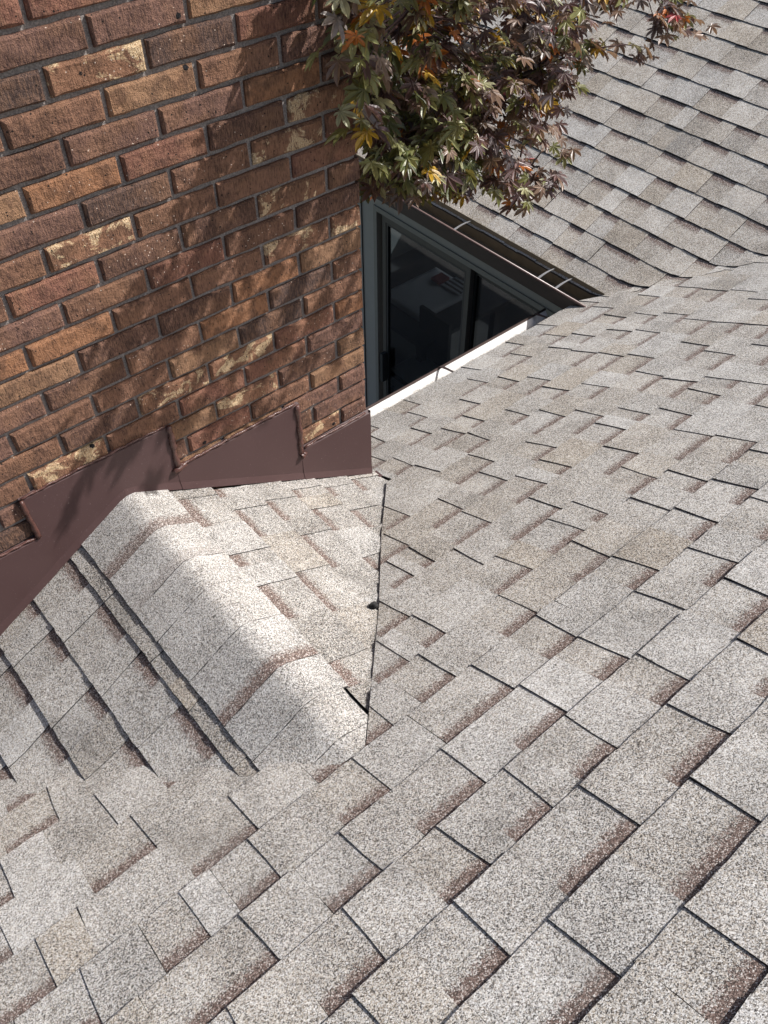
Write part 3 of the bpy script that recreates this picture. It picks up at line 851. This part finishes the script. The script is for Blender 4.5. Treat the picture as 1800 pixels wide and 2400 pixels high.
# ------------------------------------------------------------------ Japanese maple
TWIG_TIPS = [(0.80, 0.02, -0.30), (0.90, 0.09, -0.23), (0.62, 0.09, -0.26), (1.02, 0.12, -0.52), (0.72, 0.46, -0.45), (0.60, 0.31, -0.68), (0.96, 0.17, -0.29), (0.67, 0.19, -0.64), (1.01, 0.30, -0.59), (0.88, 0.35, -0.69), (0.30, 0.08, -0.30), (0.36, 0.17, -0.42), (0.35, 0.24, -0.13), (0.81, 0.21, -0.49), (1.12, 0.03, -0.44), (0.77, 0.27, -0.60), (0.80, 0.16, -0.65), (0.38, 0.18, -0.24), (0.50, 0.47, -0.34), (0.48, 0.19, -0.70), (0.93, 0.25, -0.55), (0.73, 0.06, -0.50), (0.85, 0.10, -0.34), (1.14, 0.29, -0.41), (0.48, 0.10, -0.37), (1.08, 0.01, -0.31), (0.45, 0.14, -0.16), (0.86, 0.00, -0.48), (0.71, 0.16, -0.34), (0.51, 0.20, -0.26), (0.43, 0.35, -0.29), (1.21, 0.06, -0.31), (0.52, 0.01, -0.58), (0.97, 0.36, -0.53), (0.54, 0.05, -0.67), (0.39, 0.03, -0.21), (0.70, 0.41, -0.87), (0.73, 0.22, -0.69), (0.50, 0.27, -0.36), (0.40, -0.02, -0.32), (1.23, 0.24, -0.30), (0.35, 0.08, -0.47), (0.46, 0.01, -0.12), (0.70, 0.56, -0.37), (0.68, 0.69, -0.32), (0.61, 0.35, -0.36), (0.66, 0.21, -0.54), (0.78, 0.45, -0.78), (1.00, 0.27, -0.30), (0.91, 0.06, -0.50), (0.70, 0.69, -0.43), (0.46, 0.40, -0.39), (0.59, 0.46, -0.35), (0.75, 0.03, -0.65), (0.85, 0.21, -0.36), (0.41, 0.25, -0.34), (0.84, 0.30, -0.34), (1.01, 0.38, -0.37), (0.97, 0.24, -0.63), (0.78, 0.54, -0.64), (0.57, 0.39, -0.78), (0.67, 0.61, -0.66), (0.31, 0.09, -0.58), (0.65, 0.38, -0.48), (0.38, 0.15, -0.62), (0.42, 0.03, -0.66), (0.68, 0.10, -0.43), (0.88, 0.47, -0.34), (0.42, 0.23, -0.58), (0.63, 0.03, -0.40), (0.57, 0.46, -0.44), (0.31, 0.19, -0.29), (0.58, 0.13, -0.68), (0.70, 0.35, -0.29), (0.64, 0.12, -0.75), (0.94, 0.31, -0.77), (1.02, 0.06, -0.60), (0.31, 0.11, -0.12), (0.56, -0.03, -0.38), (0.83, 0.41, -0.66), (0.58, 0.22, -0.46), (1.02, 0.01, -0.44), (0.88, 0.32, -0.58), (0.77, 0.32, -0.49), (0.65, 0.24, -0.20), (0.61, 0.08, -0.62), (1.00, 0.16, -0.78), (1.09, 0.28, -0.33), (0.64, 0.49, -0.89), (0.72, 0.16, -0.25), (0.85, 0.60, -0.32), (0.75, 0.26, -0.33), (0.85, 0.06, -0.81), (0.64, 0.55, -0.28), (0.98, 0.07, -0.37), (0.36, -0.02, -0.52), (1.16, 0.15, -0.45), (0.63, 0.29, -0.48), (0.35, 0.27, -0.24), (1.01, 0.23, -0.73), (1.11, 0.20, -0.51), (0.63, 0.31, -0.58), (0.51, 0.37, -0.60), (1.12, 0.17, -0.31), (0.77, 0.22, -0.76), (0.49, 0.28, -0.27), (0.66, 0.65, -0.51), (0.70, -0.01, -0.34), (1.26, 0.10, -0.37), (0.63, 0.20, -0.29), (0.79, 0.42, -0.34), (0.63, 0.17, -0.38), (0.65, 0.10, -0.54), (0.62, 0.60, -0.43), (0.54, 0.40, -0.22), (1.07, 0.23, -0.64), (0.79, 0.06, -0.57), (0.53, 0.01, -0.21), (0.76, 0.56, -0.44), (0.96, 0.19, -0.89), (0.83, 0.24, -0.66), (0.88, 0.46, -0.58), (1.14, 0.17, -0.60), (0.65, 0.54, -0.71), (0.86, 0.26, -0.73), (0.95, 0.12, -0.65), (0.53, 0.04, -0.46), (0.48, 0.13, -0.50), (0.83, 0.40, -0.52), (0.71, 0.46, -0.57), (0.85, 0.13, -0.43), (0.78, 0.32, -0.40), (0.69, 0.33, -0.83), (0.65, 0.42, -0.69), (0.57, 0.19, -0.19), (0.79, 0.31, -0.76), (0.93, 0.37, -0.40), (0.95, 0.22, -0.42), (0.90, -0.01, -0.38), (0.27, 0.01, -0.43), (0.94, 0.01, -0.19), (0.72, 0.38, -0.77), (0.59, 0.21, -0.60), (0.62, 0.63, -0.33), (0.45, 0.30, -0.46), (0.75, 0.57, -0.27), (0.63, 0.52, -0.47), (0.91, 0.35, -0.31), (0.38, 0.16, -0.51), (0.12, -0.06, -0.14), (0.07, -0.10, -0.19), (0.05, -0.16, -0.14), (0.13, -0.07, -0.28), (0.15, -0.05, -0.35), (0.12, -0.12, -0.11), (0.10, -0.14, -0.22), (0.04, -0.15, -0.08), (0.19, -0.04, -0.39), (0.19, -0.04, -0.20), (0.55, 0.15, -0.26), (0.69, 0.15, -0.28), (0.84, 0.13, -0.32), (0.99, 0.11, -0.34), (1.06, 0.02, -0.34), (1.14, 0.00, -0.34), (0.80, 0.01, -0.34), (0.94, -0.01, -0.38), (1.01, -0.04, -0.41), (0.70, 0.02, -0.36), (0.89, -0.00, -0.45), (0.92, -0.05, -0.47), (0.44, 0.11, -0.26), (0.37, 0.11, -0.23), (1.19, -0.10, -0.38), (1.23, -0.15, -0.37), (1.17, -0.10, -0.43), (0.87, -0.08, -0.73), (0.77, -0.07, -0.75), (0.73, -0.00, -0.73), (0.91, -0.07, -0.65), (0.56, 0.03, -0.71), (0.51, 0.09, -0.69), (0.39, 0.08, -0.64), (0.40, 0.19, -0.69), (0.31, 0.07, -0.55), (0.31, 0.03, -0.48), (0.36, 0.01, -0.56), (0.57, -0.03, -0.56), (0.76, -0.07, -0.55), (0.78, -0.06, -0.49), (0.47, -0.03, -0.48), (0.39, 0.00, -0.40), (0.54, -0.06, -0.40), (0.33, 0.07, -0.39), (0.35, 0.09, -0.31), (1.10, 0.08, -0.47), (0.64, 0.30, -0.35), (1.08, 0.13, -0.43), (0.71, 0.32, -0.35), (0.82, 0.23, -0.30), (0.77, -0.02, -0.25), (0.58, 0.06, -0.35), (0.70, 0.27, -0.48), (0.76, 0.41, -0.50), (0.88, 0.27, -0.48), (1.04, 0.21, -0.49), (0.99, -0.01, -0.33), (0.69, 0.24, -0.32), (0.81, 0.40, -0.45), (0.72, -0.02, -0.43), (0.83, 0.37, -0.31), (0.89, -0.03, -0.32), (1.02, 0.16, -0.39), (1.07, 0.09, -0.39), (0.76, 0.18, -0.44), (0.99, 0.29, -0.45), (0.85, 0.15, -0.26), (1.05, -0.00, -0.25), (0.97, 0.18, -0.52), (0.75, 0.26, -0.43), (0.67, 0.24, -0.42), (0.80, 0.05, -0.39), (0.64, 0.13, -0.31), (0.87, -0.05, -0.23), (0.89, 0.15, -0.50), (0.77, 0.33, -0.33), (1.00, 0.10, -0.45), (0.57, 0.17, -0.39), (0.75, 0.09, -0.40), (0.68, -0.03, -0.24), (0.79, 0.14, -0.49), (1.13, 0.06, -0.31), (0.85, 0.35, -0.38), (0.90, 0.16, -0.43), (0.72, 0.09, -0.26), (0.91, 0.03, -0.31), (0.96, 0.19, -0.35), (0.54, 0.17, -0.48), (0.43, 0.03, -0.59), (0.56, 0.06, -0.53), (0.56, 0.19, -0.72), (0.84, 0.01, -0.56), (0.60, 0.26, -0.64), (0.50, 0.08, -0.58), (0.59, 0.30, -0.53), (0.68, 0.13, -0.61), (0.51, 0.20, -0.62), (0.56, 0.11, -0.46), (0.70, 0.12, -0.56), (0.46, 0.16, -0.63), (0.45, 0.07, -0.42), (0.73, 0.08, -0.60), (0.59, 0.14, -0.50), (0.74, 0.19, -0.56), (0.80, 0.00, -0.50), (0.51, 0.15, -0.56), (0.48, 0.28, -0.53), (0.54, 0.35, -0.51), (0.26, 0.01, -0.52), (0.48, 0.19, -0.52), (0.68, 0.01, -0.65), (0.69, 0.08, -0.66), (0.48, 0.24, -0.45), (0.54, 0.24, -0.49), (0.50, 0.24, -0.73), (0.69, 0.13, -0.69), (0.63, 0.02, -0.47), (0.48, 0.04, -0.52), (0.64, 0.02, -0.58), (0.40, 0.09, -0.51), (0.57, 0.17, -0.64), (0.47, 0.01, -0.64), (0.53, 0.31, -0.60), (0.69, 0.15, -0.49), (0.41, 0.09, -0.59), (1.28, -0.14, -0.38), (1.24, -0.12, -0.39), (1.31, -0.15, -0.39), (0.36, 0.13, -0.61), (0.42, 0.11, -0.68), (0.49, 0.10, -0.71), (0.54, 0.05, -0.70), (0.60, 0.01, -0.67), (0.68, -0.02, -0.72), (0.75, -0.06, -0.76), (0.81, -0.10, -0.73), (0.36, 0.10, -0.54), (0.47, 0.04, -0.59), (0.55, 0.03, -0.61), (0.69, -0.07, -0.65), (0.38, 0.20, -0.70), (0.89, -0.04, -0.52), (0.85, -0.05, -0.60), (0.62, -0.26, 0.11), (0.66, -0.25, 0.56), (1.10, -0.47, 0.79), (0.45, -0.35, 0.29), (0.56, -0.44, 0.32), (1.13, -0.18, 0.86), (0.71, -0.19, -0.13), (1.29, -0.42, 1.04), (0.86, -0.38, 0.49), (1.13, -0.34, 0.65), (1.03, -0.05, 0.99), (0.48, -0.25, 0.08), (0.85, -0.35, 0.37), (0.86, -0.26, 0.38), (0.54, -0.19, 0.07), (1.20, -0.18, 1.23), (0.91, -0.30, 0.57), (1.30, -0.57, 1.02), (0.79, -0.57, 0.37), (0.87, -0.28, 0.80), (0.98, -0.28, 0.72), (1.26, -0.26, 0.54), (0.57, -0.07, 0.31), (1.06, -0.15, 1.04), (1.15, -0.54, 0.81), (0.72, -0.20, 0.26), (1.02, -0.32, 0.84), (1.24, -0.59, 0.79), (0.74, -0.26, 0.18), (0.97, -0.22, 0.44), (0.98, -0.25, 0.94), (0.78, -0.07, -0.10), (0.27, -0.42, 0.13), (0.52, -0.17, 0.44), (0.39, -0.27, 0.16), (0.80, -0.22, 0.77), (0.95, -0.49, 0.74), (0.26, -0.18, -0.05), (1.06, -0.37, 0.47), (0.85, -0.33, 0.52), (0.63, -0.49, 0.42), (1.04, -0.21, 0.62), (0.58, -0.24, -0.07), (1.07, -0.44, 0.59), (1.10, -0.49, 0.66), (0.97, -0.06, 0.39), (1.05, -0.27, 0.65), (0.96, -0.21, 0.79), (1.19, -0.50, 0.71), (0.94, -0.27, 0.21), (0.68, -0.05, 0.39), (0.96, -0.33, 0.34), (0.40, -0.18, 0.06), (1.12, -0.48, 0.45), (1.18, -0.33, 0.40), (0.31, -0.65, 0.17), (0.18, -0.52, 0.06), (0.46, -0.18, 0.06), (1.05, -0.52, 0.03), (0.17, -0.19, -0.03), (0.30, -0.15, 0.10), (0.27, -0.35, 0.16), (0.48, -0.45, 0.14), (0.66, -0.29, 0.01), (0.73, -0.38, -0.03), (0.51, -0.38, 0.09), (0.36, -0.23, 0.03), (0.45, -0.54, 0.16), (0.31, -0.43, 0.10), (0.25, -0.40, 0.14), (0.34, -0.52, 0.19), (0.26, -0.06, -0.03), (0.35, -0.13, 0.24), (0.50, -0.59, 0.15), (0.76, -0.58, 0.11), (0.61, -0.59, 0.08), (0.72, -0.52, 0.09), (0.49, -0.20, -0.04), (0.82, -0.53, -0.03), (0.93, -0.50, -0.08), (0.57, -0.30, -0.00), (0.51, -0.48, 0.09), (0.16, -0.08, 0.10), (0.91, -0.47, 0.02), (0.69, -0.44, 0.05), (0.33, -0.27, -0.00), (0.22, -0.20, 0.10), (0.55, -0.52, 0.05), (0.27, -0.50, 0.05), (0.07, -0.08, -0.01), (0.75, -0.46, -0.05), (0.47, -0.61, 0.07), (0.23, -0.45, 0.19), (0.81, -0.38, 0.06), (0.74, -0.59, 0.03), (0.27, -0.13, -0.05), (0.37, -0.39, 0.14), (0.65, -0.40, 0.11), (0.59, -0.44, 0.09), (0.40, -0.63, 0.17), (0.46, -0.24, -0.01), (0.17, -0.27, 0.12), (0.13, -0.47, 0.08)]
N_LOW = 293
tree = thing('japanese_maple', 'Japanese maple with purple, olive and orange leaves beside the chimney', 'tree', (.38, 1.15, -4.54))
def limb(pts, r0, r1, mat=M_BARK, name='limb', seg=7, parent=None):
    P = [Vector(p) for p in pts]; out = []
    for i in range(len(P)-1):
        for k in range(4):
            f = k/4; p0 = P[max(i-1,0)]; p1 = P[i]; p2 = P[i+1]; p3 = P[min(i+2,len(P)-1)]
            out.append(.5*((2*p1)+(-p0+p2)*f+(2*p0-5*p1+4*p2-p3)*f*f+(-p0+3*p1-3*p2+p3)*f**3))
    out.append(P[-1]); n = len(out)
    m = MB(); m.tube(out, [r0+(r1-r0)*i/(n-1) for i in range(n)], seg)
    m.build(name, mat, parent or tree, True); return out
nodes = []
trunk = limb([(.38,1.15,-4.54),(.36,1.10,-3.4),(.40,1.02,-2.3),(.36,.98,-1.4),(.42,.90,-.9)], .062, .034, name='trunk', seg=10)
L1 = limb([(.42,.90,-.9),(.55,.70,-.70),(.62,.45,-.62),(.72,.25,-.58),(.95,.12,-.50)], .026, .007)
L2 = limb([(.42,.90,-.9),(.60,.70,-.45),(.72,.48,-.36),(.95,.25,-.33),(1.22,.10,-.30)], .024, .006)
L3 = limb([(.42,.90,-.9),(.44,.62,-.5),(.46,.32,-.36),(.50,.10,-.22),(.62,-.12,.10)], .024, .007)
L4 = limb([(.42,.90,-.9),(.62,.60,-.1),(.80,.20,.25),(.85,-.20,.50),(.75,-.45,.75)], .026, .006)
L5 = limb([(.62,.45,-.62),(.72,.40,-.75),(.85,.25,-.78),(.98,.12,-.82)], .010, .004)
nodes = [p for L in (L1,L2,L3,L4,L5) for p in L[6:]]
LEAF_TINTS = [(.098,.052,.056),(.185,.105,.100),(.330,.285,.255),(.150,.122,.128),(.290,.190,.135),(.195,.205,.058),(.350,.360,.135),(.55,.54,.30),(.095,.120,.034),(.58,.35,.022),(.62,.19,.034),(.48,.06,.065)]  # leaf colours; the palest have sunlit highlights put into the colour
def leaf_geo(seed):
    rnd = random.Random(seed)
    lobes = [(0,1.0),(38,.88),(-38,.88),(78,.66),(-78,.66),(122,.36),(-122,.36)]
    lobes.sort(); V = [(0,0,0)]; U = [(0,0)]; out = []
    fold = rnd.uniform(.05,.26); droop = rnd.uniform(.2,.55)
    def pt(ang, r, w):
        a = math.radians(ang); x = r*math.sin(a); y = r*math.cos(a)
        z = -droop*r*r*.55 + fold*abs(x)*.6 + w
        out.append(len(V)); V.append((x, y, z))
    for i, (ang, L) in enumerate(lobes):
        ang += rnd.uniform(-5,5); L *= rnd.uniform(.88,1.1); c = rnd.uniform(-.05,.05)
        hw = 15.5 if abs(ang) < 60 else 17
        pt(ang-hw, L*.55, c+.03); U.append((.3,.5))
        pt(ang-hw*.60, L*.78, c+.02); U.append((.6,.5))
        pt(ang, L, c-.06*L); U.append((1,0))
        pt(ang+hw*.60, L*.78, c+.02); U.append((.6,.5))
        pt(ang+hw, L*.55, c+.03); U.append((.3,.5))
        if i < len(lobes)-1:
            na, nl = lobes[i+1]; pt((ang+na)/2, .30*min(L, nl)+.07, 0); U.append((.3,1))
    F = []
    # lobe midribs carry the centre line
    k = 1; n = len(out)
    for i in range(n-1): F.append((0, out[i], out[i+1]))
    # petiole
    b = len(V); V += [(-.012,0,0),(.012,0,0),(.010,-.55,-.10),(-.010,-.55,-.10)]; U += [(0,0)]*4; F.append((b, b+3, b+2, b+1))
    return V, F, U
SHAPES = [leaf_geo(40+i) for i in range(5)]
def leaf_mesh(name, items):
    V = []; F = []; U = []; T = []
    for (geo, mtx, tint) in items:
        n = len(V); V += [tuple(mtx @ Vector(v)) if mtx else v for v in geo[0]]; F += [tuple(n+i for i in f) for f in geo[1]]; U += geo[2]; T += [tint]*len(geo[0])
    me = bpy.data.meshes.new(name); me.from_pydata(V, [], F); me.update()
    ul = me.uv_layers.new(name='UVMap'); li = [0]*len(me.loops); me.loops.foreach_get('vertex_index', li)
    fl = [];  [fl.extend(U[i]) for i in li]; ul.data.foreach_set('uv', fl)
    ca = me.color_attributes.new('tint', 'FLOAT_COLOR', 'POINT'); fl = []; [fl.extend((*t, 1)) for t in T]; ca.data.foreach_set('color', fl)
    me.materials.append(M_LEAF); return me
PROTO = {}
for i, s_ in enumerate(SHAPES):
    for k, t in enumerate(LEAF_TINTS): PROTO[(i, k)] = leaf_mesh('leaf', [(s_, None, t)])
leaves = []; tm = MB()
for ti, tip in enumerate(TWIG_TIPS):
    tip = Vector(tip)
    src = min(nodes, key=lambda p: (p-tip).length + (.3 if p.z > tip.z+.1 else 0))
    mid = src.lerp(tip, .5) + Vector((random.uniform(-.03,.03), random.uniform(-.03,.03), random.uniform(.0,.04)))
    pts = [src, src.lerp(mid,.5)+Vector((0,0,.008)), mid, mid.lerp(tip,.5)+Vector((0,0,.008)), tip]
    tm.tube(pts, [.0035,.003,.0024,.0018,.001], 5)
    d = (tip-mid).normalized()
    nl = random.randint(7, 10) if ti < N_LOW else random.randint(4, 6)
    zone = min(max((tip.x-.35)/.5, 0), 1)                 # left of the crown is greener, right is purple
    for q in range(nl):
        f = 1 - (q//2)*.14 - random.uniform(0,.05)
        p = mid.lerp(tip, max(.05, f)) if f > .0 else mid
        p = p + Vector((random.gauss(0,.022), random.gauss(0,.022), random.gauss(0,.018)))
        side = 1 if q % 2 else -1
        az = math.atan2(d.y, d.x) + side*random.uniform(.3,1.3) + random.gauss(0,.4)
        size = random.uniform(.036,.058)*(1.14-.30*zone)
        yv_ = Vector((math.cos(az), math.sin(az), random.uniform(-.75,-.05))).normalized()
        up = Vector((random.gauss(0,.42)+.10, random.gauss(0,.42)-.15, 1)).normalized()
        xv = yv_.cross(up).normalized(); zv = xv.cross(yv_)
        mt = Matrix((xv*size, yv_*size, zv*size)).transposed().to_4x4(); mt.translation = p
        r = random.random()
        if r < .048: k = 9
        elif r < .090: k = 10
        elif r < .095 + (.02 if tip.x > .9 else 0): k = 11
        elif random.random() < .70-.52*zone: k = random.choice((5,6,7,8,6,5,4,8))
        else: k = random.choice((0,1,2,3,4,0,1,4))
        leaves.append((random.randrange(5), k, mt, p))
tw_o = tm.build('twigs', M_TWIG, tree, True); tw_o['kind'] = 'stuff'
def vis(p):
    dd = p-CAM; z = dd.dot(FWD); return z > .2 and abs(dd.dot(RIGHT)/z) < .46 and abs(dd.dot(DOWN)/z) < .61
leaves.sort(key=lambda l: (not vis(l[3]), (l[3]-CAM).length))
for (i, k, mt, p) in leaves[:295]:
    o = bpy.data.objects.new('leaf', PROTO[(i, k)]); o.matrix_world = mt; link(o, tree)
o = obj('foliage', leaf_mesh('foliage', [(SHAPES[i], mt, LEAF_TINTS[k]) for (i, k, mt, p) in leaves[295:]]), None, tree); o['kind'] = 'stuff'

# ------------------------------------------------------------------ children keep their world places
bpy.context.view_layer.update()
for o in list(scene.objects):
    if o.parent is not None and o.parent.type == 'EMPTY':
        o.matrix_parent_inverse = Matrix.Translation(-o.parent.location)
